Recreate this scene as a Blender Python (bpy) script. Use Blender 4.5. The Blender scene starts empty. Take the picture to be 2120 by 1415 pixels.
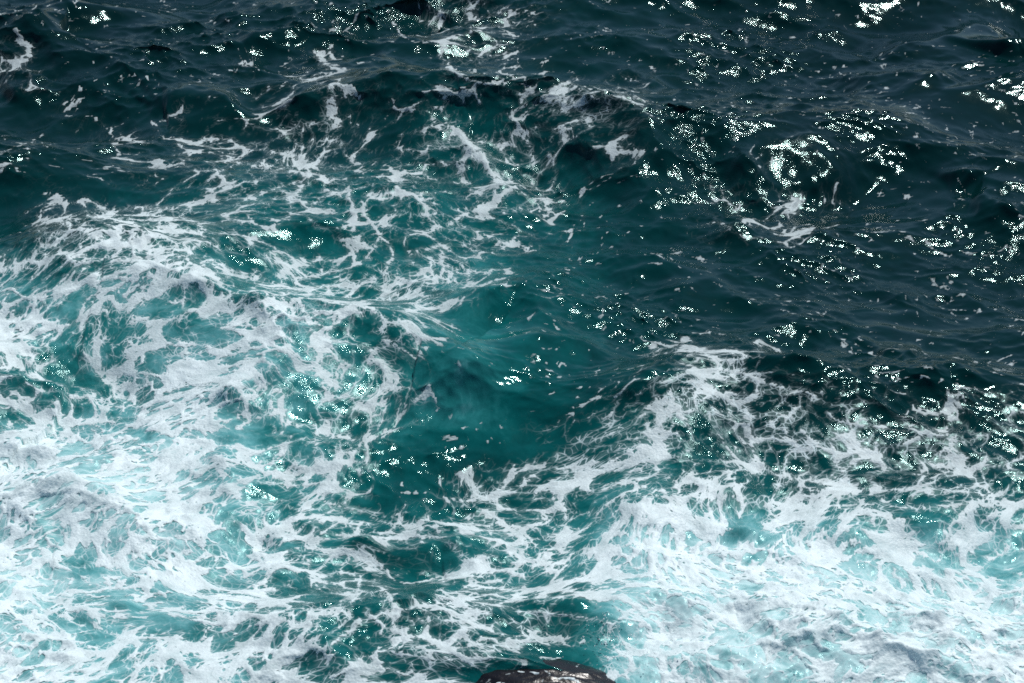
import bpy, math, numpy as np
from mathutils import Vector

# ------------------------------------------------------------------ camera, sky, sun, exposure
sc = bpy.context.scene
CAM_H = 18.8                      # eye height on the cliff above mean sea level (m)
PITCH = math.radians(28.0)        # looking down
HFOV = math.radians(25.0)
cam_d = bpy.data.cameras.new("camera")
cam = bpy.data.objects.new("camera", cam_d)
sc.collection.objects.link(cam)
cam.location = (0, 0, CAM_H)
cam.rotation_euler = (math.pi / 2 - PITCH, 0, 0)
cam_d.sensor_width = 36.0
cam_d.angle = HFOV
cam_d.clip_start = 0.1
cam_d.clip_end = 60000
sc.camera = cam

SUN_EL = math.radians(60.0)
SUN_AZ = math.radians(33.0)       # clockwise from +Y (straight ahead), i.e. ahead and to the right
world = bpy.data.worlds.new("World")
sc.world = world
world.use_nodes = True
wn = world.node_tree
bg = wn.nodes["Background"]
sky = wn.nodes.new("ShaderNodeTexSky")
sky.sky_type = 'NISHITA'
sky.sun_disc = False
sky.sun_elevation = SUN_EL
sky.sun_rotation = SUN_AZ
sky.air_density = 1.0
sky.dust_density = 0.3
sky.ozone_density = 3.0
wn.links.new(sky.outputs[0], bg.inputs[0])
bg.inputs[1].default_value = 0.062

sun_d = bpy.data.lights.new("sun", 'SUN')
sun_d.energy = 4.0
sun_d.angle = math.radians(0.53)
sun_d.color = (1.0, 0.965, 0.92)
sun = bpy.data.objects.new("sun", sun_d)
sc.collection.objects.link(sun)
sdir = Vector((math.sin(SUN_AZ) * math.cos(SUN_EL), math.cos(SUN_AZ) * math.cos(SUN_EL), math.sin(SUN_EL)))
sun.rotation_euler = (-sdir).to_track_quat('-Z', 'Y').to_euler()
sun.location = sdir * 60

vs = sc.view_settings
vs.view_transform = 'Standard'
vs.look = 'None'
vs.exposure = 0.0
vs.gamma = 1.0
vs.use_curve_mapping = False
sc.cycles.max_bounces = 8
sc.cycles.diffuse_bounces = 2
sc.cycles.glossy_bounces = 3
sc.cycles.transparent_max_bounces = 8
sc.cycles.caustics_reflective = False
sc.cycles.caustics_refractive = False
sc.cycles.use_denoising = False
sc.cycles.sample_clamp_indirect = 4.0
sc.cycles.pixel_filter_type = 'BLACKMAN_HARRIS'
sc.cycles.filter_width = 1.7

# ------------------------------------------------------------------ numeric helpers
rng = np.random.RandomState(11)
PERM = rng.permutation(4096).astype(np.int64)
GA = rng.rand(4096) * 2 * np.pi
GX, GY = np.cos(GA), np.sin(GA)
JX, JY = rng.rand(4096), rng.rand(4096)

def hsh(ix, iy):
    return PERM[(PERM[ix & 4095] + iy) & 4095]

def gnoise(x, y):
    """gradient noise, about -0.7..0.7"""
    ix = np.floor(x).astype(np.int64); iy = np.floor(y).astype(np.int64)
    fx = x - ix; fy = y - iy
    sx = fx * fx * fx * (fx * (fx * 6 - 15) + 10)
    sy = fy * fy * fy * (fy * (fy * 6 - 15) + 10)
    def g(dx, dy):
        h = hsh(ix + dx, iy + dy)
        return GX[h] * (fx - dx) + GY[h] * (fy - dy)
    a = g(0, 0); b = g(1, 0); c = g(0, 1); d = g(1, 1)
    ab = a + sx * (b - a); cd = c + sx * (d - c)
    return ab + sy * (cd - ab)

def fbm(x, y, octv=4, gain=0.5, lac=2.03):
    s = 0.0; a = 1.0
    for k in range(octv):
        s = s + a * gnoise(x + 17.3 * k, y - 9.1 * k)
        x = x * lac; y = y * lac; a *= gain
    return s

def voro(x, y):
    """nearest and second nearest feature distance"""
    ix = np.floor(x).astype(np.int64); iy = np.floor(y).astype(np.int64)
    f1 = np.full(x.shape, 9.0); f2 = np.full(x.shape, 9.0)
    for dx in (-1, 0, 1):
        for dy in (-1, 0, 1):
            h = hsh(ix + dx, iy + dy)
            d = (ix + dx + JX[h] - x) ** 2 + (iy + dy + JY[h] - y) ** 2
            f2 = np.minimum(f2, np.maximum(f1, d))
            f1 = np.minimum(f1, d)
    return np.sqrt(f1), np.sqrt(f2)

def sstep(a, b, v):
    t = np.clip((v - a) / (b - a), 0, 1)
    return t * t * (3 - 2 * t)

# photograph frame (2120 x 1415) <-> sea surface
FPX = 1060.0 / math.tan(HFOV / 2)
cP, sP = math.cos(PITCH), math.sin(PITCH)

def to_frame(x, y, z):
    zc = y * cP - (z - CAM_H) * sP
    yc = y * sP + (z - CAM_H) * cP
    zc = np.maximum(zc, 0.5)
    return 1060 + FPX * x / zc, 707.5 - FPX * yc / zc

def to_sea(u, v, z=0.0):
    dx = (u - 1060) / FPX; dy = -(v - 707.5) / FPX
    d = (dx, cP + dy * sP, -sP + dy * cP)
    t = (z - CAM_H) / d[2]
    return d[0] * t, d[1] * t

def smooth_line(pts, sub=4):
    P = np.array(pts, float)
    if len(P) < 3:
        return P
    E = np.vstack([2 * P[0] - P[1], P, 2 * P[-1] - P[-2]])
    out = []
    for i in range(1, len(E) - 2):
        for s in range(sub):
            t = s / sub
            out.append(0.5 * ((2 * E[i]) + (-E[i - 1] + E[i + 1]) * t +
                       (2 * E[i - 1] - 5 * E[i] + 4 * E[i + 1] - E[i + 2]) * t * t +
                       (-E[i - 1] + 3 * E[i] - 3 * E[i + 1] + E[i + 2]) * t ** 3))
    out.append(P[-1])
    return np.array(out)

def line_dist(px, py, L):
    """distance to a polyline, side (+ = right hand of travel), position along it 0..1"""
    best = np.full(px.shape, 1e18); side = np.zeros(px.shape); along = np.zeros(px.shape)
    seg = np.diff(L, axis=0)
    ln = np.hypot(seg[:, 0], seg[:, 1]); tot = ln.sum() + 1e-9
    acc = 0.0
    for i in range(len(seg)):
        ax, ay = L[i]; dx, dy = seg[i]; l2 = dx * dx + dy * dy + 1e-12
        t = np.clip(((px - ax) * dx + (py - ay) * dy) / l2, 0, 1)
        qx = px - (ax + t * dx); qy = py - (ay + t * dy)
        d2 = qx * qx + qy * qy
        m = d2 < best
        best = np.where(m, d2, best)
        side = np.where(m, np.sign(qx * dy - qy * dx), side)
        along = np.where(m, (acc + t * ln[i]) / tot, along)
        acc += ln[i]
    return np.sqrt(best), side, along

# ------------------------------------------------------------------ the water grid
th = np.radians(np.linspace(38.6, 17.6, 770))
ycore = CAM_H / np.tan(th)
ynear = []
yy = ycore[0]; st = ycore[1] - ycore[0]
while yy > -40:
    st *= 1.28; yy -= st; ynear.append(yy)
yfar = []
yy = ycore[-1]; st = ycore[-1] - ycore[-2]
while yy < 25000:
    st *= 1.2; yy += st; yfar.append(yy)
YS = np.array(ynear[::-1] + list(ycore) + yfar)
R0, R1 = len(ynear), len(ynear) + len(ycore)
score = np.linspace(-0.257, 0.257, 1040)
sext = []
s_ = score[-1]; st = score[1] - score[0]
while s_ < 12:
    st *= 1.3; s_ += st; sext.append(s_)
SS = np.array([-q for q in sext[::-1]] + list(score) + sext)
C0, C1 = len(sext), len(sext) + len(score)
NR, NC = len(YS), len(SS)
slant = np.sqrt(YS ** 2 + CAM_H ** 2)
X = SS[None, :] * slant[:, None]
Y = np.repeat(YS[:, None], NC, axis=1)
cellx = np.gradient(X, axis=1); celly = np.gradient(Y, axis=0)
CELL = np.maximum(cellx, celly)

# --- wind sea: spectral tiles (broad spread, travelling towards the shore)
def tile(n, L, lo, hi, spread, seed, slope_exp, wind=math.radians(-97)):
    r = np.random.RandomState(seed)
    k1 = 2 * np.pi * np.fft.fftfreq(n, L / n)
    kx, ky = np.meshgrid(k1, k1)
    k = np.hypot(kx, ky); k[0, 0] = 1
    lam = 2 * np.pi / k
    A = k ** slope_exp * np.exp(-(lam / hi) ** 4) * np.exp(-(lo / lam) ** 4)
    c = np.cos(np.arctan2(ky, kx) - wind)
    A *= np.abs(c) ** spread + 0.12
    A[0, 0] = 0
    ph = r.randn(n, n) + 1j * r.randn(n, n)
    H = A * ph
    h = np.real(np.fft.ifft2(H)); s = 1 / h.std()
    dx = np.real(np.fft.ifft2(-1j * kx / k * H)) * s
    dy = np.real(np.fft.ifft2(-1j * ky / k * H)) * s
    return h * s, dx, dy

def samp(T, L, x, y):
    n = T.shape[0]
    fx = (x / L * n) % n; fy = (y / L * n) % n
    ix = np.floor(fx).astype(int) % n; iy = np.floor(fy).astype(int) % n
    fx -= np.floor(fx); fy -= np.floor(fy)
    jx = (ix + 1) % n; jy = (iy + 1) % n
    return ((T[iy, ix] * (1 - fx) + T[iy, jx] * fx) * (1 - fy) +
            (T[jy, ix] * (1 - fx) + T[jy, jx] * fx) * fy)

cov_far = sstep(60, 140, Y)
U0, V0 = to_frame(X, Y, 0.0)
Z = np.zeros_like(X); DX = np.zeros_like(X); DY = np.zeros_like(X)
# long swell + short seas + chop + ripples: (n, tile length, lo, hi, rms height, choppiness, spread, seed, exponent)
calm = 1 - 0.72 * np.exp(-((U0 - 1010) / 260) ** 2 - ((V0 - 830) / 190) ** 2) - 0.5 * np.exp(-((U0 - 1560) / 300) ** 2 - ((V0 - 590) / 90) ** 2)
gust = calm * np.clip(0.75 + 0.9 * fbm(X * 0.16 + 3, Y * 0.13 + 8, 3), 0.18, 1.6)
fine = np.clip(0.65 + 1.1 * fbm(X * 0.45 - 9, Y * 0.32 + 4, 3), 0.12, 1.7)
for (n, L, lo, hi, rms, chop, spread, seed, ex) in (
        (512, 61.0, 2.8, 10.0, 0.19, 0.9, 2.0, 3, -1.9),
        (512, 23.0, 0.5, 2.4, 0.050, 1.15, 1.0, 5, -2.0),
        (512, 7.3, 0.15, 0.6, 0.019, 1.2, 0.7, 9, -2.0),
        (512, 2.9, 0.05, 0.18, 0.0028, 0.6, 0.6, 21, -2.0)):
    T, TX, TY = tile(n, L, lo, hi, spread, seed, ex)
    amp = rms * sstep(0.9 * hi, 0.18 * hi, CELL)
    if hi < 3: amp = amp * gust
    if hi < 1: amp = amp * fine
    Z += amp * samp(T, L, X, Y)
    DX += -chop * amp * samp(TX, L, X, Y)
    DY += -chop * amp * samp(TY, L, X, Y)

# --- breaking crests and steep faces, as they stand (crest line in photo px, height, front width, back width in m)
RIDGES = [
    ([(-80, 590), (90, 540), (265, 500), (420, 575), (540, 650), (640, 740), (720, 850)], 1.0, 1.45, 1.7),
    ([(1200, 930), (1300, 860), (1400, 785), (1560, 775), (1750, 835), (1950, 860)], .50, 1.0, 1.0),
    ([(1150, 1110), (1300, 1055), (1450, 1020), (1650, 1045), (1900, 1045), (2160, 1040)], .50, 1.0, 1.0),
    ([(-60, 1060), (150, 1000), (330, 1060), (520, 1090)], .40, .9, .9),
    ([(760, 200), (850, 176), (930, 158), (1000, 160), (1070, 165), (1150, 176), (1230, 215), (1320, 270), (1400, 335), (1450, 400)], 1.2, .80, 1.5),
    ([(935, 262), (965, 285), (1005, 325), (1035, 375), (1055, 410), (1060, 450)], .45, .30, .6),
        ([(0, 603), (40, 597), (90, 612), (160, 597)], .26, .18, .4),
    ([(330, 690), (380, 735), (440, 790)], .25, .3, .5),
    ([(770, 750), (850, 707), (890, 700), (945, 735), (980, 790), (1020, 835)], .62, .72, .7),
    ([(940, 675), (1035, 612), (1085, 605), (1108, 660), (1112, 740), (1130, 785)], .72, .75, .75),
    ([(1310, 870), (1370, 795), (1480, 765), (1560, 770), (1650, 805), (1720, 845)], .45, .6, .8),
    ([(1250, 1060), (1430, 1025), (1520, 1020), (1610, 1048)], .32, .35, .7),
    ([(1610, 1050), (1760, 1043), (1900, 1048), (2010, 1038), (2125, 1045)], .26, .35, .7),
    ([(1232, 1345), (1270, 1275), (1340, 1240), (1430, 1255), (1500, 1300)], .5, .45, .7),
    ([(1500, 1275), (1560, 1262), (1630, 1262), (1700, 1295), (1790, 1340)], .42, .5, .6),
    ([(1560, 1340), (1600, 1333), (1645, 1347), (1690, 1392)], .30, .2, .4),
    ([(1900, 1330), (1960, 1290), (2000, 1268), (2060, 1255)], .3, .25, .45),
    ([(1300, 1405), (1450, 1380), (1600, 1405), (1800, 1370), (2000, 1400), (2140, 1390)], .42, .35, .6),
    ([(20, 80), (90, 42), (150, 5), (182, 34)], .60, .7, .8),
    ([(430, 12), (560, 0), (640, 8), (720, 28)], .55, .6, 1.0),
    ([(1500, 345), (1600, 318), (1690, 318), (1770, 350)], .75, .75, .9),
    ([(1810, 78), (1920, 60), (2030, 35), (2140, 40)], .5, .75, .9),
    ([(2035, 95), (2080, 82), (2140, 84)], .45, .4, .8),
    ([(300, 200), (340, 192), (420, 200), (520, 196)], .42, .5, .9),
    ([(560, 225), (640, 205), (700, 200), (800, 190), (880, 186)], .42, .45, .8),
    ([(500, 85), (570, 78), (620, 90)], .3, .4, .6),
    ([(1870, 605), (1900, 580), (1960, 570), (2020, 588), (2065, 618)], .27, .26, .45),
    ([(1820, 740), (1850, 731), (1895, 738)], .2, .22, .4),
    ([(1250, 548), (1330, 543), (1390, 568), (1412, 600), (1392, 640)], .3, .45, .5),
    ([(1480, 500), (1530, 460), (1545, 415)], .3, .3, .5),
    ([(1990, 410), (2040, 420), (2110, 450)], .3, .35, .5),
    ([(1930, 375), (1965, 370), (2000, 385)], .25, .25, .4),
    ([(0, 1040), (80, 1018), (150, 1010), (205, 1035), (280, 1070), (330, 1110)], .27, .2, .5),
    ([(430, 860), (470, 833), (540, 815), (610, 832)], .35, .45, .5),
    ([(455, 915), (468, 975), (490, 1030), (530, 1075)], .34, .4, .35),
    ([(540, 1062), (600, 1048), (650, 1046), (690, 1070)], .26, .3, .4),
    ([(860, 1130), (900, 1088), (960, 1110), (1000, 1150)], .26, .3, .4),
    ([(360, 1065), (420, 1090), (480, 1120)], .2, .15, .3),
    ([(160, 1260), (230, 1240), (300, 1235)], .2, .2, .35),
    ([(520, 1350), (590, 1345), (640, 1380), (720, 1398)], .25, .25, .4),
    ([(1060, 1270), (1130, 1262), (1240, 1290)], .22, .2, .4),
    ([(0, 170), (40, 160), (75, 145)], .35, .35, .6),
    ([(815, 48), (850, 80), (905, 86), (960, 68), (1060, 44)], .36, .4, .7),
    ([(1730, 150), (1850, 140), (1960, 165)], .35, .6, .8),
    ([(1900, 850), (1960, 790), (2040, 830)], .28, .3, .5),
]
wx = X + 0.16 * gnoise(X * 0.9, Y * 0.9 + 50) + 0.06 * gnoise(X * 2.7 + 9, Y * 2.7)
wy = Y + 0.16 * gnoise(X * 0.9 + 70, Y * 0.9) + 0.06 * gnoise(X * 2.7, Y * 2.7 + 33)
for pts, h, wf, wb in RIDGES:
    wf *= 1.3; wb *= 1.25
    h = min(h * 0.75, (0.74 if pts[0][1] < 450 else 0.5 if 600 < pts[0][1] < 760 and 700 < pts[0][0] < 1000 else 0.48) * wf)
    wf = max(wf, 0.42)
    L = smooth_line([to_sea(u, v, h * 0.8) for u, v in pts])
    m = 3.2 * max(wf, wb)
    sel = np.nonzero((wx > L[:, 0].min() - m) & (wx < L[:, 0].max() + m) & (wy > L[:, 1].min() - m) & (wy < L[:, 1].max() + m))
    if not len(sel[0]):
        continue
    d, side, al = line_dist(wx[sel], wy[sel], L)
    front = np.exp(-(d / wf) ** 1.5) - 0.22 * np.exp(-((d - 2.0 * wf) / (0.8 * wf)) ** 2)
    back = np.exp(-(d / wb) ** 1.35)
    taper = sstep(-0.02, 0.25, al) * sstep(1.02, 0.75, al)
    prof = np.where(side > 0, front, back) * taper * h
    Z[sel] += prof
    # crests lean towards their front
    DY[sel] += -0.12 * np.clip(prof, 0, 9)

# ------------------------------------------------------------------ foam coverage, as it lies on the water (percent, 24 x 16 fields)
COV = """
6 4 2 3 5 3 2 3 4 12 25 22 14 10 4 9 2 2 3 3 2 2 3 12
24 8 5 3 3 12 10 20 10 8 17 20 12 8 8 11 9 7 4 4 3 2 2 5
8 12 10 8 16 10 24 30 18 18 22 18 20 34 30 11 9 11 8 6 3 3 3 2
14 10 14 16 20 24 34 36 22 22 38 34 26 14 18 9 6 8 17 11 11 8 5 4
10 12 12 14 24 30 38 36 30 36 30 32 26 13 8 8 12 14 18 13 8 6 4 4
12 45 68 60 42 28 25 25 24 31 36 32 20 11 8 8 14 17 18 13 5 4 3 3
55 62 66 72 60 26 45 35 28 38 40 22 7 3 3 2 2 2 3 3 3 3 2 2
76 58 46 46 52 62 80 60 50 42 22 5 4 2 3 2 3 3 5 5 4 3 3 3
62 45 38 62 80 72 56 38 28 28 8 6 5 8 8 24 38 36 11 8 5 3 3 4
50 60 48 74 84 55 45 34 34 28 9 5 16 21 24 40 48 44 38 34 20 17 19 22
85 76 86 86 76 60 50 44 32 13 5 4 22 50 60 48 34 40 40 54 44 34 34 30
92 86 80 82 76 56 36 48 24 6 20 40 45 50 62 66 64 54 46 54 48 34 40 50
86 70 74 86 90 70 74 54 48 38 44 54 50 50 76 90 84 84 84 70 68 64 68 58
82 64 78 80 80 76 70 48 44 24 44 60 60 64 72 92 90 92 92 90 76 74 70 60
76 58 54 58 64 76 66 48 34 34 60 55 44 44 64 68 78 78 90 86 80 80 86 82
86 76 60 70 66 66 76 60 58 58 60 30 15 10 54 74 74 68 70 76 86 86 92 92
"""
AER = """
.03 .03 .05 .06 .08 .09 .08 .07 .04 .03 .02 .04
.06 .08 .10 .10 .15 .26 .16 .09 .06 .03 .03 .03
.16 .22 .32 .38 .37 .38 .26 .16 .09 .05 .05 .05
.55 .58 .54 .48 .44 .47 .29 .16 .09 .06 .05 .05
.42 .55 .64 .60 .50 .53 .28 .22 .16 .10 .07 .07
.76 .76 .70 .54 .38 .24 .34 .40 .33 .22 .18 .22
.74 .70 .64 .48 .38 .42 .50 .78 .82 .76 .72 .74
.70 .64 .60 .46 .36 .30 .36 .82 .86 .82 .88 .88
"""
COV = np.array([[float(t) for t in l.split()] for l in COV.strip().splitlines()]) / 100
COV[12:, 14:] -= 0.06; COV[2:6, 6:12] *= 0.8; COV[8:10, 12:14] *= 0.65; COV[10, 12:14] *= 0.75; COV[10:13, :6] -= 0.04
AER = np.array([[float(t) for t in l.split()] for l in AER.strip().splitlines()])

def cubic(M, u, v):
    r, c = M.shape
    fx = np.clip(u / 2120 * c - 0.5, 0, c - 1.001); fy = np.clip(v / 1415 * r - 0.5, 0, r - 1.001)
    ix = fx.astype(int); iy = fy.astype(int)
    tx = fx - ix; ty = fy - iy
    tx = tx * tx * (3 - 2 * tx); ty = ty * ty * (3 - 2 * ty)
    return ((M[iy, ix] * (1 - tx) + M[iy, ix + 1] * tx) * (1 - ty) + (M[iy + 1, ix] * (1 - tx) + M[iy + 1, ix + 1] * tx) * ty)

# foam ropes, lips and patches: (width px, strength, points); holes in the foam: strength negative
ROPES = [
    (13, .8, [(32, 62), (50, 90), (62, 110), (50, 128), (20, 128), (0, 118)]),
    (7, .6, [(127, 75), (120, 95), (122, 120), (105, 138)]),
    (6, .6, [(130, 178), (165, 185), (205, 190), (270, 193)]),
    (8, .6, [(430, 156), (470, 148), (500, 141), (522, 130)]),
    (10, .7, [(158, 275), (172, 255), (185, 240), (215, 262), (228, 268)]),
    (10, .45, [(330, 185), (362, 200), (378, 240), (365, 275), (340, 262)]),
    (12, .75, [(270, 292), (300, 298)]), (9, .7, [(312, 330), (340, 336)]),
    (10, .7, [(0, 345), (25, 337), (58, 328)]),
    (9, .5, [(380, 310), (450, 315), (500, 305), (535, 295)]),
    (14, .8, [(655, 108), (672, 132), (712, 140)]),
    (6, .6, [(675, 78), (705, 75), (725, 88)]), (5, .5, [(735, 87), (765, 82)]),
    (7, .8, [(815, 48), (833, 74), (860, 87), (910, 89), (935, 110)]),
    (6, .6, [(910, 89), (960, 71), (1010, 56), (1065, 44)]),
    (5, .5, [(920, 122), (990, 125), (1000, 112)]),
    (8, .9, [(925, 140), (950, 156), (985, 171), (1030, 173)]),
    (8, .6, [(1060, 162), (1140, 168), (1190, 178), (1210, 198)]),
    (6, .6, [(1210, 188), (1250, 202), (1300, 196), (1350, 210), (1420, 203)]),
    (16, .35, [(1180, 202), (1220, 226), (1280, 245), (1350, 246)]),
    (8, .6, [(1285, 250), (1320, 265), (1360, 255)]),
    (20, .85, [(688, 212), (690, 240), (698, 262)]), (6, .7, [(725, 230), (728, 258)]),
    (10, .6, [(690, 288), (715, 300)]), (11, .6, [(735, 272), (752, 288), (775, 280)]),
    (8, .7, [(888, 230), (905, 255), (940, 266), (965, 258), (988, 232)]),
    (10, .6, [(755, 222), (800, 228), (840, 218)]),
    (15, .9, [(948, 268), (962, 290), (985, 312), (1005, 338), (1020, 358), (1036, 382)]),
    (13, .55, [(868, 302), (900, 296), (940, 290)]), (6, .6, [(860, 328), (890, 308), (925, 305)]),
    (14, .9, [(1052, 394), (1036, 405), (1015, 425), (985, 436)]), (9, .7, [(985, 436), (950, 450), (930, 466)]),
    (10, .5, [(1060, 300), (1100, 330), (1130, 345)]),
    (14, .75, [(622, 325), (640, 355), (628, 385), (600, 412)]),
    (6, .7, [(530, 408), (600, 382), (680, 371), (760, 368), (800, 361), (850, 341), (910, 337), (965, 345)]),
    (6, .6, [(530, 375), (590, 350), (640, 345), (700, 352)]),
    (6, .6, [(800, 345), (860, 368), (900, 372), (950, 360)]),
    (6, .6, [(850, 402), (900, 400), (935, 398), (955, 408)]),
    (11, .8, [(722, 402), (728, 430), (735, 450), (730, 475)]), (9, .8, [(748, 418), (755, 445), (775, 470), (788, 492)]),
    (13, .8, [(760, 405), (800, 400), (840, 404)]),
    (6, .6, [(545, 470), (600, 462), (650, 460)]), (9, .7, [(640, 450), (660, 470), (700, 475), (725, 460)]),
    (7, .7, [(788, 490), (765, 525), (740, 545), (700, 560), (650, 572), (600, 575)]),
    (9, .75, [(788, 490), (808, 512), (812, 535), (800, 560), (805, 580)]),
    (7, .6, [(530, 528), (580, 520), (630, 510), (655, 512)]), (13, .7, [(545, 532), (560, 545)]),
    (10, .7, [(850, 520), (890, 515), (915, 508), (918, 545)]), (7, .6, [(845, 538), (880, 552), (905, 562)]),
    (12, .6, [(860, 582), (905, 575), (945, 585)]), (6, .6, [(800, 585), (850, 572), (880, 570)]),
    (8, .5, [(980, 490), (985, 520), (985, 545)]), (9, .6, [(980, 562), (1010, 566)]),
    (20, .5, [(60, 468), (130, 490), (210, 489), (262, 498)]),
    (6, 1.0, [(272, 487), (263, 505), (272, 535), (300, 548), (345, 560), (390, 557), (425, 555)]),
    (20, .4, [(265, 495), (310, 520), (370, 545), (440, 568), (530, 590), (600, 622), (690, 660)]),
    (10, .6, [(230, 440), (290, 430), (350, 432), (400, 420), (440, 400)]),
    (10, .6, [(380, 455), (410, 470), (400, 485)]), (5, .6, [(300, 480), (325, 470), (330, 440)]),
    (6, .5, [(175, 530), (182, 545), (160, 570)]),
    (7, 1.0, [(0, 612), (35, 600), (60, 613), (90, 616), (120, 606), (165, 597)]),
    (20, .6, [(290, 668), (340, 700), (400, 740), (445, 790)]),
    (18, .5, [(492, 640), (510, 700), (520, 750), (480, 790), (420, 822)]),
    (14, .5, [(0, 700), (30, 690), (45, 720), (70, 770)]),
    (7, .6, [(180, 655), (195, 690), (180, 720)]), (7, .6, [(175, 610), (215, 640), (260, 640)]),
    (7, 1.0, [(442, 872), (448, 848), (475, 832), (530, 818)]), (13, .5, [(442, 870), (440, 890), (425, 905)]),
    (9, .8, [(70, 950), (120, 926), (165, 902)]),
    (9, 1.0, [(0, 1032), (80, 1019), (150, 1014), (200, 1036), (250, 1056), (278, 1075), (305, 1112)]),
    (14, .6, [(462, 940), (470, 990), (492, 1030), (525, 1062)]), (5, .9, [(470, 975), (500, 985), (540, 975), (572, 966)]),
    (7, .6, [(560, 985), (600, 962), (622, 930)]), (7, .8, [(530, 990), (620, 998), (672, 990), (700, 1000)]),
    (10, .7, [(628, 1018), (690, 1035), (740, 1050), (785, 1062)]), (9, .6, [(620, 1058), (670, 1048), (690, 1062)]),
    (7, .7, [(725, 938), (750, 915), (790, 905), (830, 885), (865, 870)]), (5, .6, [(780, 914), (830, 922), (850, 932)]),
    (8, .6, [(760, 850), (785, 838), (800, 850)]), (7, .5, [(850, 880), (900, 872), (945, 868)]),
    (13, .45, [(775, 760), (800, 785), (825, 768)]),
    (9, .8, [(1370, 795), (1420, 776), (1500, 770), (1560, 782), (1620, 798)]), (10, .7, [(1312, 868), (1345, 838), (1380, 812)]),
    (8, .7, [(1440, 822), (1500, 815), (1570, 818)]),
    (14, .5, [(1080, 1000), (1120, 960), (1160, 938), (1220, 905), (1300, 872)]),
    (9, .7, [(830, 1022), (890, 1020), (910, 1030), (960, 1035), (1010, 1028), (1060, 1010)]),
    (10, .6, [(1100, 965), (1150, 945), (1200, 945), (1280, 958), (1330, 930), (1372, 932)]),
    (6, .6, [(1380, 915), (1415, 905), (1425, 920), (1400, 935)]),
    (7, .9, [(1716, 838), (1728, 853), (1790, 873), (1830, 882)]), (9, .6, [(1725, 888), (1760, 900), (1800, 925), (1875, 958)]),
    (14, .7, [(1722, 905), (1728, 940), (1750, 962), (1785, 935)]), (12, .6, [(1742, 962), (1752, 992), (1762, 1040)]),
    (12, .6, [(1800, 978), (1822, 1010), (1832, 1035)]), (12, .6, [(1880, 880), (1930, 886), (1975, 898)]),
    (7, .6, [(1640, 848), (1665, 855), (1620, 880)]), (8, .6, [(1510, 840), (1505, 880)]),
    (8, .6, [(1690, 960), (1660, 975), (1600, 1000)]),
    (7, .7, [(2040, 955), (2070, 958), (2110, 945)]), (6, .6, [(2050, 960), (2040, 985), (2060, 1010)]),
    (18, .6, [(1430, 1030), (1500, 1024), (1560, 1030), (1610, 1050), (1650, 1062)]),
    (13, .7, [(1600, 1052), (1700, 1046), (1800, 1042), (1900, 1052), (2000, 1040), (2125, 1046)]),
    (30, .5, [(1300, 1142), (1350, 1150), (1400, 1162)]), (25, .5, [(1600, 1080), (1640, 1130), (1700, 1150)]),
    (8, .8, [(1245, 1338), (1262, 1305), (1290, 1282), (1320, 1265)]), (6, .8, [(1305, 1292), (1350, 1285), (1388, 1308), (1402, 1350)]),
    (10, .7, [(1060, 1175), (1110, 1175), (1150, 1195)]), (8, .8, [(1060, 1240), (1140, 1232), (1200, 1245), (1290, 1250)]),
    (7, .8, [(1060, 1278), (1130, 1278), (1200, 1285), (1262, 1300)]), (6, .8, [(1090, 1330), (1150, 1330), (1180, 1340), (1205, 1332)]),
    (8, .9, [(1580, 1336), (1610, 1335), (1645, 1348), (1685, 1384)]), (14, .6, [(1560, 1268), (1620, 1264), (1690, 1290), (1760, 1312)]),
    (10, .7, [(1480, 1270), (1520, 1300), (1540, 1330)]), (12, .5, [(1960, 1292), (2000, 1270), (2035, 1260)]),
    (12, .5, [(530, 1345), (595, 1348), (640, 1385), (720, 1400), (790, 1406)]), (7, .8, [(700, 1372), (800, 1370), (880, 1392), (960, 1418)]),
    (6, .9, [(800, 1182), (810, 1205), (850, 1220), (890, 1216), (922, 1200)]), (9, .8, [(800, 1238), (818, 1255), (830, 1280)]),
    (8, .8, [(765, 1268), (795, 1292), (832, 1306)]), (8, .8, [(690, 1328), (732, 1304), (752, 1285)]), (4, .8, [(744, 1200), (746, 1240), (736, 1258)]),
    (7, .7, [(655, 1130), (680, 1105), (705, 1085), (735, 1090)]), (6, .7, [(780, 1070), (800, 1080), (850, 1093)]),
    (14, .6, [(905, 1280), (960, 1290), (1000, 1275)]), (10, .6, [(840, 1320), (900, 1345), (960, 1350), (1020, 1340)]),
    (7, .7, [(870, 1125), (885, 1108), (920, 1115), (950, 1140)]), (7, .7, [(960, 1090), (985, 1095), (965, 1070), (1010, 1062)]),
    # open water inside the foam
    (24, -1.0, [(1500, 1125), (1530, 1105), (1545, 1095)]), (16, -.9, [(1560, 1110), (1575, 1125)]), (13, -1.0, [(1428, 1112), (1432, 1132)]),
    (10, -.9, [(1545, 1170), (1580, 1160)]), (16, -.9, [(1540, 1220), (1560, 1240)]), (15, -1.0, [(1855, 1068), (1895, 1068)]),
    (15, -1.0, [(1790, 990), (1785, 1020)]), (13, -.9, [(145, 1195), (205, 1185)]), (17, -.8, [(230, 1250), (280, 1270)]),
    (17, -.7, [(310, 1275), (390, 1300)]), (24, -.7, [(2070, 1100), (2115, 1110)]), (20, -.7, [(2080, 1165), (2115, 1170)]),
    (26, -1.0, [(1120, 1310), (1190, 1315), (1225, 1330)]), (20, -1.0, [(1090, 1350), (1180, 1350), (1230, 1348)]),
    (15, -.8, [(1100, 1300), (1130, 1305)]), (16, -.9, [(285, 650), (345, 640)]), (16, -.9, [(230, 690), (290, 690)]), (13, -.9, [(435, 690), (455, 685)]),
    (10, -.9, [(355, 680), (350, 700)]), (9, -.9, [(425, 750), (455, 750)]), (20, -.9, [(520, 1020), (600, 1020)]), (14, -.8, [(590, 1030), (650, 1020)]),
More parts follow.
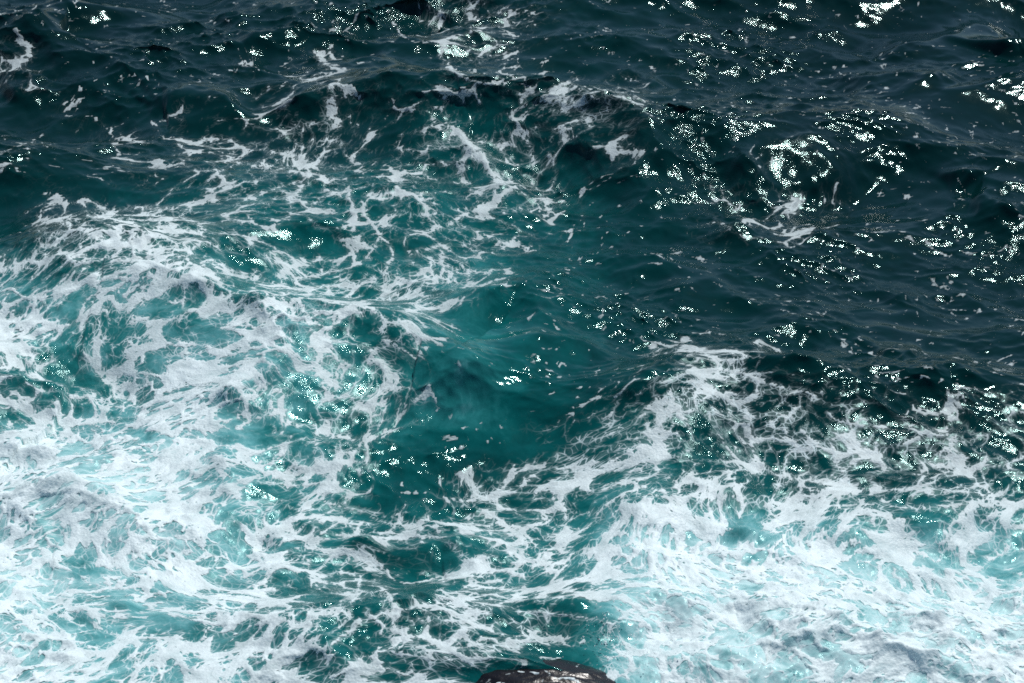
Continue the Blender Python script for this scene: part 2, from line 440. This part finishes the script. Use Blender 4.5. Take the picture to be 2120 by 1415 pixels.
    (13, -.8, [(590, 1140), (640, 1135)]), (12, -.8, [(640, 1180), (660, 1165)]), (14, -.8, [(585, 1195), (625, 1198)]),
    (26, -.8, [(820, 1170), (900, 1165)]), (22, -.8, [(800, 1215), (880, 1240)]), (16, -.8, [(740, 1320), (800, 1320)]),
    (14, -.9, [(275, 895), (320, 905)]), (10, -.8, [(350, 905), (370, 915)]), (12, -.8, [(170, 920), (130, 945)]),
    (30, -.6, [(900, 760), (960, 820), (1000, 860)]), (40, -.7, [(1040, 680), (1080, 760), (1060, 830)]), (30, -.7, [(900, 960), (1010, 940)]),
    (16, -.8, [(1240, 985), (1270, 980)]), (9, -.8, [(1150, 925), (1220, 915)]), (24, -.5, [(1440, 920), (1440, 960)]),
    (30, -.6, [(580, 500), (640, 510), (700, 520)]), (22, -.6, [(700, 430), (690, 455)]), (20, -.6, [(690, 360), (720, 358)]),
    (22, -.6, [(880, 378), (920, 385)]), (14, -.5, [(560, 360), (545, 385)]), (26, -.7, [(820, 540), (830, 570)]),
    (14, -.7, [(1740, 1180), (1780, 1185)]), (14, -.8, [(1900, 1175), (1950, 1180)]), (18, -.8, [(1600, 1320), (1720, 1350), (1760, 1370)]),
    (14, -.7, [(1990, 1300), (2010, 1320)]), (22, -.6, [(40, 770), (10, 800)]), (30, -.5, [(100, 770), (200, 790)]),
    (30, -.5, [(500, 870), (520, 900)]), (15, -.6, [(230, 945), (160, 970)]),
]
ZF = Z.copy()
U, V = to_frame(X + DX, Y + DY, ZF)
U2 = U + 16 * fbm(X * 1.3, Y * 1.3 + 5, 3); V2 = V + 8 * fbm(X * 1.3 + 40, Y * 1.3, 3)
AU = U2 + 55 * fbm(X * .45, Y * .45 + 61, 3); AV = V2 + 34 * fbm(X * .45 + 71, Y * .45, 3)
C = cubic(COV, U2 + 20 * gnoise(X * .6, Y * .6), V2 + 12 * gnoise(X * .6 + 9, Y * .6))
A = cubic(AER, AU, AV)
ROPE = np.zeros_like(C); HOLE = np.zeros_like(C)
U3 = U + 6 * fbm(X * 3.1, Y * 3.1 + 5, 3); V3 = V + 3.5 * fbm(X * 3.1 + 40, Y * 3.1, 3)
for w, s, pts in ROPES:
    L = smooth_line(pts, 3)
    m = w * 3.0
    sel = np.nonzero((U3 > L[:, 0].min() - m) & (U3 < L[:, 0].max() + m) & (V3 > L[:, 1].min() - m) & (V3 < L[:, 1].max() + m) & (Y > 10) & (Y < 90))
    if not len(sel[0]):
        continue
    Ls = L * np.array([1.0, 1.5])            # ropes lie on the foreshortened surface
    d, sd, al = line_dist(U3[sel], V3[sel] * 1.5, Ls)
    g = np.exp(-(d / (w * 0.95)) ** 2)
    if s > 0:
        ROPE[sel] = np.maximum(ROPE[sel], s * g)
    else:
        HOLE[sel] = np.maximum(HOLE[sel], -s * np.exp(-(d / w) ** 3))

# --- foam pattern: cells and ropes carried about by the swirling flow
def swirl(px, py, f, amt, steps, o):
    e = 0.15 / f
    for k in range(steps):
        a = gnoise(px * f + o, (py + e) * f); b = gnoise(px * f + o, (py - e) * f)
        c = gnoise((px + e) * f + o, py * f); d = gnoise((px - e) * f + o, py * f)
        px = px + amt / steps * (a - b) / 0.3; py = py - amt / steps * (c - d) / 0.3
    return px, py

NRc = slice(R0 - 6, R1 + 8); NCc = slice(C0 - 4, C1 + 4)
x0, y0 = X[NRc, NCc], Y[NRc, NCc]
px, py = swirl(x0, y0, 0.28, 0.42, 3, 3.0)
px, py = swirl(px, py, 0.8, 0.12, 3, 31.0)
px, py = swirl(px, py, 2.3, 0.045, 2, 77.0)
a1, b1 = voro(px / 0.52, py / 0.52)
a2, b2 = voro(px / 0.225 + 11, py / 0.225)
a3, b3 = voro(px / 0.10 + 5, py / 0.10 + 7)
e1, e2, e3 = [0.62 * (q - p) + 0.5 * (0.58 - p) for p, q in ((a1, b1), (a2, b2), (a3, b3))]
big = fbm(px * 1.15 + 4, py * 1.15, 4)
fil = 1 - np.abs(fbm(px * 1.6 + 14, py * 2.2, 4)) * 1.8
lace = np.minimum(np.minimum(e1 * 0.95, e2 * 0.85 + 0.09), e3 * 0.7 + 0.24) + 0.32 * big - 0.06 * fil + 0.09 * fbm(px * 8, py * 8, 2)
speck = -fbm(px * 5.0 + 60, py * 6.4, 3, 0.6) - 0.5 * fbm(px * 0.9, py * 1.1 + 20, 3)

def rank(n):
    s = np.sort(n[::7, ::7].ravel())
    return np.interp(n, s, np.linspace(0, 1, len(s)))

lace = rank(lace); speck = rank(speck)
Cc = C[NRc, NCc]; Rc = ROPE[NRc, NCc]; Hc = HOLE[NRc, NCc]
mix = sstep(0.04, 0.17, Cc)
n = speck * (1 - mix) + lace * mix
Ceff = np.clip(Cc * 0.80 + 0.034 + 0.05 * sstep(.02, .1, Cc) + 0.12 * sstep(.5, .85, Cc) + 0.35 * Rc * (0.4 + 0.6 * Cc), 0, 1.1)
Ceff = Ceff * (1 - 0.92 * Hc) - 0.05 * sstep(.34, .44, A[NRc, NCc]) * sstep(.16, .06, Cc)
F = Ceff - n                                    # > 0: foam
rope_rag = 0.30 * (lace - 0.5) + 0.34 * fbm(px * 5.5 + 3, py * 5.5, 3) + 0.24 * sstep(.35, .1, Cc)
F = np.maximum(F, 0.75 * (Rc * 1.15 - 0.50 - rope_rag) * (1 - 0.5 * Hc))
thin = sstep(0.02, 0.3, F)

# ------------------------------------------------------------------ final surface
def blur(a, r, k=2):
    for _ in range(k):
        for ax in (0, 1):
            c = np.cumsum(np.insert(np.pad(a, [(r, r) if i == ax else (0, 0) for i in (0, 1)], mode='edge'), 0, 0, axis=ax), axis=ax)
            a = (np.take(c, range(2 * r + 1, c.shape[ax]), axis=ax) - np.take(c, range(0, c.shape[ax] - 2 * r - 1), axis=ax)) / (2 * r + 1)
    return a

# broken, foam-laden water slumps: it holds no slope steeper than about thirty degrees
slump = sstep(.12, .45, blur(C, 6))
DX *= 1 - 0.55 * slump; DY *= 1 - 0.55 * slump
for it in range(3):
    zz = Z[NRc, NCc]
    zb = blur(zz, 14)
    sl = np.hypot(np.gradient(zb, axis=0) / celly[NRc, NCc], np.gradient(zb, axis=1) / cellx[NRc, NCc])
    w = blur(sstep(.30, .60, sl), 8) * sstep(.12, .45, C[NRc, NCc])
    Z[NRc, NCc] = zz * (1 - w) + blur(zz, 26) * w
turb = sstep(0.62, 0.85, A) * sstep(25, 60, V / 10)
core = np.zeros_like(Z); core[NRc, NCc] = 1
lump = 1.5 * np.abs(gnoise(X * 1.9 + 8, Y * 1.9)) + 0.8 * np.abs(gnoise(X * 4.1, Y * 4.1 + 5)) + 0.4 * np.abs(gnoise(X * 9, Y * 9 + 5))
Z += turb * core * 0.062 * lump
foamz = np.zeros_like(Z)
fl = np.clip(F, -0.05, 0.6)
rag = 0.35 + 1.5 * np.abs(fbm(px * 2.6 + 2, py * 2.6, 4))
foamz[NRc, NCc] = np.where(fl > 0, 0.003 + 0.017 * rag * sstep(0, .55, F) * (0.25 + 1.2 * sstep(.4, .95, Cc)) + 0.014 * sstep(.5, 1, Rc) * sstep(0, .25, F), fl * 0.5)

PX, PY, PZ = X + DX, Y + DY, Z

def link(ob):
    sc.collection.objects.link(ob)
    return ob

def grid_mesh(name, P, faces, attrs):
    me = bpy.data.meshes.new(name)
    nv, nf = len(P), len(faces)
    me.vertices.add(nv); me.vertices.foreach_set("co", P.astype(np.float32).ravel())
    me.loops.add(nf * 4); me.loops.foreach_set("vertex_index", faces.astype(np.int32).ravel())
    me.polygons.add(nf)
    me.polygons.foreach_set("loop_start", np.arange(0, nf * 4, 4, dtype=np.int32))
    me.polygons.foreach_set("loop_total", np.full(nf, 4, np.int32))
    me.polygons.foreach_set("use_smooth", np.ones(nf, bool))
    for k, a in attrs.items():
        if a.ndim == 2 and a.shape[1] == 3:
            at = me.attributes.new(k, 'FLOAT_VECTOR', 'POINT')
            at.data.foreach_set("vector", a.astype(np.float32).ravel())
            continue
        at = me.attributes.new(k, 'FLOAT', 'POINT')
        at.data.foreach_set("value", a.astype(np.float32).ravel())
    me.update(); me.validate()
    return me

idx = np.arange(NR * NC).reshape(NR, NC)
quads = np.stack([idx[:-1, :-1], idx[:-1, 1:], idx[1:, 1:], idx[1:, :-1]], -1).reshape(-1, 4)
Fall = np.full(X.shape, -1.0); Fall[NRc, NCc] = F
Aw = np.clip(A + 0.10 * sstep(0.3, 0.9, C) + 0.10 * (fbm(X * 0.7, Y * 0.7, 3)) * sstep(.15, .5, A), 0, 1)
Aw = Aw * (1 - cov_far) + 0.03 * cov_far
veil = np.zeros_like(X)
veil[NRc, NCc] = sstep(-0.42, 0.05, F) * sstep(0.08, 0.42, Cc) * (1 - 0.8 * Hc)
FLOW = np.stack([X, Y, np.zeros_like(X)], -1); FLOW[NRc, NCc, 0] = px; FLOW[NRc, NCc, 1] = py
wme = grid_mesh("water", np.stack([PX, PY, PZ], -1).reshape(-1, 3), quads, {"aeration": Aw.ravel(), "veil": veil.ravel(), "ripple": np.clip(gust * (0.4 + 0.6 * fine), 0.15, 2).ravel(), "flow": FLOW.reshape(-1, 3)})
water = link(bpy.data.objects.new("water", wme))
water["kind"] = "structure"

# foam: its own sheet of bubbles standing proud of the water, only where it lies
sub = idx[NRc, NCc]
Fm = np.maximum.reduce([F[:-1, :-1], F[:-1, 1:], F[1:, 1:], F[1:, :-1]])
keep = Fm > -0.02
q = np.stack([sub[:-1, :-1], sub[:-1, 1:], sub[1:, 1:], sub[1:, :-1]], -1)[keep]
used, inv = np.unique(q.ravel(), return_inverse=True)
# offset along the surface normal
gy = np.gradient(PZ, axis=0) / celly; gx = np.gradient(PZ, axis=1) / cellx
nl = np.sqrt(gx * gx + gy * gy + 1)
FX = PX - gx / nl * foamz; FY = PY - gy / nl * foamz; FZ = PZ + foamz / nl
P = np.stack([FX, FY, FZ], -1).reshape(-1, 3)[used]
fme = grid_mesh("sea_foam", P, inv.reshape(-1, 4), {"foam_amount": Fall.ravel()[used], "cover": C.ravel()[used], "flow": FLOW.reshape(-1, 3)[used]})
foam = link(bpy.data.objects.new("sea_foam", fme))
foam["kind"] = "stuff"
foam["label"] = "white lacy sea foam spread in ropes and sheets over the teal water"
foam["category"] = "foam"
print("quads water", len(quads), "foam", len(q))

# ------------------------------------------------------------------ materials
def new_mat(name):
    m = bpy.data.materials.new(name); m.use_nodes = True
    nt = m.node_tree; nt.nodes.clear()
    out = nt.nodes.new("ShaderNodeOutputMaterial")
    return m, nt, out

def N(nt, t, **kw):
    nd = nt.nodes.new(t)
    for k, v in kw.items():
        if k.startswith("i_"):
            nd.inputs[k[2:].replace("_", " ")].default_value = v
        else:
            setattr(nd, k, v)
    return nd

def attr(nt, name):
    return N(nt, "ShaderNodeAttribute", attribute_name=name, attribute_type='GEOMETRY').outputs["Fac"]

def ramp(nt, fac, stops, interp='LINEAR'):
    r = nt.nodes.new("ShaderNodeValToRGB")
    r.color_ramp.interpolation = interp
    el = r.color_ramp.elements
    while len(el) < len(stops): el.new(0.5)
    for e, (p, c) in zip(el, stops):
        e.position = p; e.color = (*c, 1) if len(c) == 3 else c
    nt.links.new(fac, r.inputs[0])
    return r.outputs[0]

def noise(nt, scale, detail, vec, rough=0.55):
    nz = N(nt, "ShaderNodeTexNoise")
    nz.inputs["Scale"].default_value = scale; nz.inputs["Detail"].default_value = detail; nz.inputs["Roughness"].default_value = rough
    nt.links.new(vec, nz.inputs["Vector"])
    return nz.outputs["Fac"]

def math_(nt, op, a, b=None, clamp=False):
    m = N(nt, "ShaderNodeMath", operation=op, use_clamp=clamp)
    for i, v in enumerate((a, b)):
        if v is None: continue
        if isinstance(v, (int, float)): m.inputs[i].default_value = v
        else: nt.links.new(v, m.inputs[i])
    return m.outputs[0]

# water
wm, nt, out = new_mat("sea_water")
geo = N(nt, "ShaderNodeNewGeometry").outputs["Position"]
flow = N(nt, "ShaderNodeAttribute", attribute_name="flow", attribute_type='GEOMETRY').outputs["Vector"]
aer = attr(nt, "aeration")
cloud = noise(nt, 1.9, 6, flow, 0.68)
aer2 = math_(nt, 'ADD', aer, math_(nt, 'MULTIPLY', math_(nt, 'MULTIPLY', math_(nt, 'SUBTRACT', cloud, 0.5), 1.1), math_(nt, 'ADD', aer, 0.05)), True)
body = ramp(nt, aer2, [(0.0, (.0005, .0112, .0122)), (0.18, (.0007, .031, .033)), (0.4, (.002, .084, .086)), (0.56, (.016, .155, .160)), (0.74, (.10, .33, .35)), (0.9, (.32, .57, .59)), (1.0, (.48, .70, .72))])
vl = attr(nt, "veil")
def web(scale, w, off):
    v = N(nt, "ShaderNodeTexVoronoi", feature='DISTANCE_TO_EDGE', voronoi_dimensions='2D')
    v.inputs["Scale"].default_value = scale
    mp = N(nt, "ShaderNodeVectorMath", operation='ADD'); nt.links.new(flow, mp.inputs[0])
    wob = N(nt, "ShaderNodeTexNoise"); wob.inputs["Scale"].default_value = scale * 0.8; wob.inputs["Detail"].default_value = 2
    nt.links.new(flow, wob.inputs["Vector"])
    sc_ = N(nt, "ShaderNodeVectorMath", operation='SCALE'); nt.links.new(wob.outputs["Color"], sc_.inputs[0]); sc_.inputs["Scale"].default_value = 0.40 / scale
    nt.links.new(sc_.outputs[0], mp.inputs[1]); nt.links.new(mp.outputs[0], v.inputs["Vector"])
    return math_(nt, 'MULTIPLY', math_(nt, 'SUBTRACT', 1.0, math_(nt, 'DIVIDE', v.outputs["Distance"], w), True), 1.6, True)
lines = math_(nt, 'MAXIMUM', web(3.8, 0.055, 0), math_(nt, 'MULTIPLY', web(8.5, 0.075, 3), 0.9))
patch = math_(nt, 'SUBTRACT', math_(nt, 'MULTIPLY', noise(nt, 1.3, 3, flow), 3.2), 0.9, True)
milk = math_(nt, 'SUBTRACT', math_(nt, 'MULTIPLY', noise(nt, 8.0, 5, flow, 0.65), 2.6), 0.75, True)
vfac = math_(nt, 'MULTIPLY', vl, math_(nt, 'ADD', math_(nt, 'MULTIPLY', math_(nt, 'MULTIPLY', lines, patch), 0.85), math_(nt, 'MULTIPLY', milk, 0.15)), True)
mixc = N(nt, "ShaderNodeMix", data_type='RGBA')
nt.links.new(vfac, mixc.inputs[0]); nt.links.new(body, mixc.inputs[6]); mixc.inputs[7].default_value = (.62, .75, .78, 1)
b = N(nt, "ShaderNodeBsdfPrincipled")
nt.links.new(mixc.outputs[2], b.inputs["Base Color"])
nt.links.new(math_(nt, 'ADD', math_(nt, 'MULTIPLY', vl, 0.42), 0.075), b.inputs["Roughness"])
b.inputs["Specular IOR Level"].default_value = 0.36
b.inputs["IOR"].default_value = 1.333
b.inputs["Specular Tint"].default_value = (.44, .90, .88, 1)
bn = noise(nt, 27.0, 2, geo, 0.5)
rip = attr(nt, "ripple")
bump = N(nt, "ShaderNodeBump"); nt.links.new(math_(nt, 'MULTIPLY', rip, 0.5, True), bump.inputs["Strength"]); bump.inputs["Distance"].default_value = 0.0135
bump2 = N(nt, "ShaderNodeBump"); bump2.inputs["Distance"].default_value = 0.0048
nt.links.new(math_(nt, 'MULTIPLY', rip, 0.55, True), bump2.inputs["Strength"]); nt.links.new(noise(nt, 78.0, 1, geo, 0.5), bump2.inputs["Height"])
nt.links.new(bn, bump.inputs["Height"]); nt.links.new(bump.outputs[0], bump2.inputs["Normal"]); nt.links.new(bump2.outputs[0], b.inputs["Normal"])
nt.links.new(b.outputs[0], out.inputs[0])
water.data.materials.append(wm)

# foam
fm, nt, out = new_mat("foam_bubbles")
geo = N(nt, "ShaderNodeNewGeometry").outputs["Position"]
den = attr(nt, "foam_amount"); cov = attr(nt, "cover")
flow = N(nt, "ShaderNodeAttribute", attribute_name="flow", attribute_type='GEOMETRY').outputs["Vector"]
fn = noise(nt, 11.0, 4, flow, 0.6)
wobf = N(nt, "ShaderNodeTexNoise"); wobf.inputs["Scale"].default_value = 5.0; wobf.inputs["Detail"].default_value = 3
nt.links.new(flow, wobf.inputs["Vector"])
wsc = N(nt, "ShaderNodeVectorMath", operation='SCALE'); nt.links.new(wobf.outputs["Color"], wsc.inputs[0]); wsc.inputs["Scale"].default_value = 0.10
wad = N(nt, "ShaderNodeVectorMath", operation='ADD'); nt.links.new(flow, wad.inputs[0]); nt.links.new(wsc.outputs[0], wad.inputs[1])
def pores(scale):
    v = N(nt, "ShaderNodeTexVoronoi", feature='SMOOTH_F1', voronoi_dimensions='2D'); v.inputs["Scale"].default_value = scale
    v.inputs["Smoothness"].default_value = 0.15
    nt.links.new(wad.outputs[0], v.inputs["Vector"])
    return math_(nt, 'MULTIPLY', math_(nt, 'SUBTRACT', 0.50, v.outputs["Distance"]), 2.6, True)
pore = math_(nt, 'ADD', math_(nt, 'MULTIPLY', pores(6.2), 0.34), math_(nt, 'MULTIPLY', pores(14.0), 0.24))
pore = math_(nt, 'MULTIPLY', pore, math_(nt, 'MULTIPLY', cov, 3.0, True))
edge = math_(nt, 'SUBTRACT', math_(nt, 'ADD', math_(nt, 'MULTIPLY', math_(nt, 'MINIMUM', den, 0.46), 1.4), math_(nt, 'MULTIPLY', math_(nt, 'SUBTRACT', fn, 0.44), 0.32)), pore)
soft = math_(nt, 'MULTIPLY', edge, math_(nt, 'SUBTRACT', 11.0, math_(nt, 'MULTIPLY', cov, 6.5)), True)
op = math_(nt, 'ADD', math_(nt, 'MULTIPLY', cov, 0.52), 0.48, True)
thick = math_(nt, 'SUBTRACT', 1.62, math_(nt, 'MULTIPLY', noise(nt, 2.4, 7, flow, 0.66), 1.45), True)
alpha = math_(nt, 'MULTIPLY', math_(nt, 'MULTIPLY', soft, op), thick)
b = N(nt, "ShaderNodeBsdfPrincipled")
b.inputs["Base Color"].default_value = (.78, .91, .94, 1)
b.inputs["Roughness"].default_value = 0.5
b.inputs["IOR"].default_value = 1.33
nt.links.new(alpha, b.inputs["Alpha"])
vz = N(nt, "ShaderNodeTexVoronoi"); vz.inputs["Scale"].default_value = 24
nt.links.new(geo, vz.inputs["Vector"])
hh = math_(nt, 'ADD', math_(nt, 'MULTIPLY', vz.outputs["Distance"], 0.5), fn)
bump = N(nt, "ShaderNodeBump"); bump.inputs["Strength"].default_value = 0.6; bump.inputs["Distance"].default_value = 0.02
nt.links.new(hh, bump.inputs["Height"]); nt.links.new(bump.outputs[0], b.inputs["Normal"])
nt.links.new(b.outputs[0], out.inputs[0])
foam.data.materials.append(fm)

# ------------------------------------------------------------------ wet rock breaking the surface at the foot of the cliff
rx, ry = to_sea(1165, 1450, 0.0)
nu, nv_ = 150, 90
uu = np.linspace(0, 2 * np.pi, nu, endpoint=False); vv = np.linspace(0.0, 0.72 * np.pi, nv_)
UU, VV = np.meshgrid(uu, vv)
sx_, sy_, sz_ = np.sin(VV) * np.cos(UU), np.sin(VV) * np.sin(UU), np.cos(VV)
rad = 1 + 0.09 * fbm(sx_ * 1.3 + 5, sy_ * 1.3 + sz_ * 1.1, 4) + 0.018 * fbm(sx_ * 6 + 2, sy_ * 6 + sz_ * 5, 4)
rxp = rx + sx_ * rad * 1.45; ryp = ry + sy_ * rad * 0.8; rzp = -0.19 + sz_ * rad * 0.62 - 0.14 * sx_
ri = np.arange(nu * nv_).reshape(nv_, nu)
rq = np.stack([ri[:-1], ri[1:], np.roll(ri[1:], -1, 1), np.roll(ri[:-1], -1, 1)], -1).reshape(-1, 4)
RP = np.stack([rxp, ryp, rzp], -1).reshape(-1, 3)
rme = grid_mesh("sea_rock", RP, rq, {"lvl": rzp.ravel()})
rock = link(bpy.data.objects.new("sea_rock", rme))
rock["label"] = "dark wet rounded rock breaking the surface at the bottom edge, washed by foam"
rock["category"] = "rock"
rm, nt, out = new_mat("wet_rock")
geo = N(nt, "ShaderNodeNewGeometry").outputs["Position"]
rn = noise(nt, 9, 8, geo, 0.65)
col = ramp(nt, rn, [(0.3, (.002, .002, .0024)), (0.55, (.006, .005, .0055)), (0.78, (.016, .013, .013))])
b = N(nt, "ShaderNodeBsdfPrincipled")
nt.links.new(col, b.inputs["Base Color"]); b.inputs["Roughness"].default_value = 0.3
bump = N(nt, "ShaderNodeBump"); bump.inputs["Strength"].default_value = 1.0; bump.inputs["Distance"].default_value = 0.012
nt.links.new(noise(nt, 10, 4, geo, 0.6), bump.inputs["Height"]); nt.links.new(bump.outputs[0], b.inputs["Normal"])
nt.links.new(b.outputs[0], out.inputs[0])
rme.materials.append(rm)

# foam left running down the rock
mk = fbm(RP[:, 0] * 1.6 + 0.5 * fbm(RP[:, 0] * 3, RP[:, 1] * 3, 2) + 3, RP[:, 1] * 2.2 + RP[:, 2] * 2, 3)
mask = 0.045 - np.abs(mk) * 1.0 + 0.12 * fbm(RP[:, 0] * 1.1, RP[:, 1] * 1.1 + 30, 2)
fq = rq[np.max(mask[rq], axis=1) > 0.0]
if len(fq):
    us, iv = np.unique(fq.ravel(), return_inverse=True)
    c0 = np.array([rx, ry, -0.3]); nrm = RP[us] - c0; nrm /= np.linalg.norm(nrm, axis=1)[:, None]
    off = np.clip(mask[us], -0.03, 0.1)
    rf = grid_mesh("rock_foam", RP[us] + nrm * (0.004 + off * 0.25)[:, None], iv.reshape(-1, 4),
                   {"foam_amount": off * 3, "cover": np.full(len(us), .8), "flow": RP[us]})
    rfo = link(bpy.data.objects.new("rock_foam", rf))
    rfo["kind"] = "stuff"; rfo["label"] = "thin white foam streaks running over the dark rock"; rfo["category"] = "foam"
    rf.materials.append(fm)

# ------------------------------------------------------------------ spray thrown up where the waves meet the rock
r2 = np.random.RandomState(5)
oct_v = np.array([(1, 0, 0), (-1, 0, 0), (0, 1, 0), (0, -1, 0), (0, 0, 1), (0, 0, -1)], float)
oct_f = np.array([(0, 2, 4), (2, 1, 4), (1, 3, 4), (3, 0, 4), (2, 0, 5), (1, 2, 5), (3, 1, 5), (0, 3, 5)])
dv, df = [], []
def burst(n, u, v, su, sv, hmax, rmin, rmax):
    for k in range(n):
        h = hmax * r2.rand() ** 2.2 + 0.05
        x, y = to_sea(u + su * r2.randn(), v + sv * r2.randn(), 0.15)
        rr = rmin + (rmax - rmin) * r2.rand() ** 3
        i0 = 6 * len(dv)
        dv.append(oct_v * rr * np.array([1, 1, 0.7 + 0.9 * r2.rand()]) + np.array([x, y, 0.12 + h]))
        df.append(oct_f + i0)
for a in ((200, 1262, 1340, 22, 22, .55, .006, .017), (120, 1235, 1335, 22, 16, .3, .005, .012), (160, 1340, 1380, 60, 25, .5, .006, .016),
          (140, 1640, 1385, 60, 25, .4, .006, .016), (140, 1900, 1390, 140, 25, .35, .005, .015)):
    burst(*a)
sv_ = np.vstack(dv); sf_ = np.vstack(df)
sme = bpy.data.meshes.new("spray")
sme.from_pydata(sv_.tolist(), [], sf_.tolist())
sme.polygons.foreach_set("use_smooth", np.ones(len(sf_), bool))
spray = link(bpy.data.objects.new("spray", sme))
spray["kind"] = "stuff"; spray["label"] = "fine white spray drops thrown up beside the rock"; spray["category"] = "spray"
sm, nt, out = new_mat("spray_drops")
d1 = N(nt, "ShaderNodeBsdfDiffuse"); d1.inputs["Color"].default_value = (.9, .94, .95, 1)
d2 = N(nt, "ShaderNodeBsdfTranslucent"); d2.inputs["Color"].default_value = (.9, .94, .95, 1)
mx = N(nt, "ShaderNodeMixShader"); mx.inputs[0].default_value = 0.65
nt.links.new(d1.outputs[0], mx.inputs[1]); nt.links.new(d2.outputs[0], mx.inputs[2])
nt.links.new(mx.outputs[0], out.inputs[0])
sme.materials.append(sm)
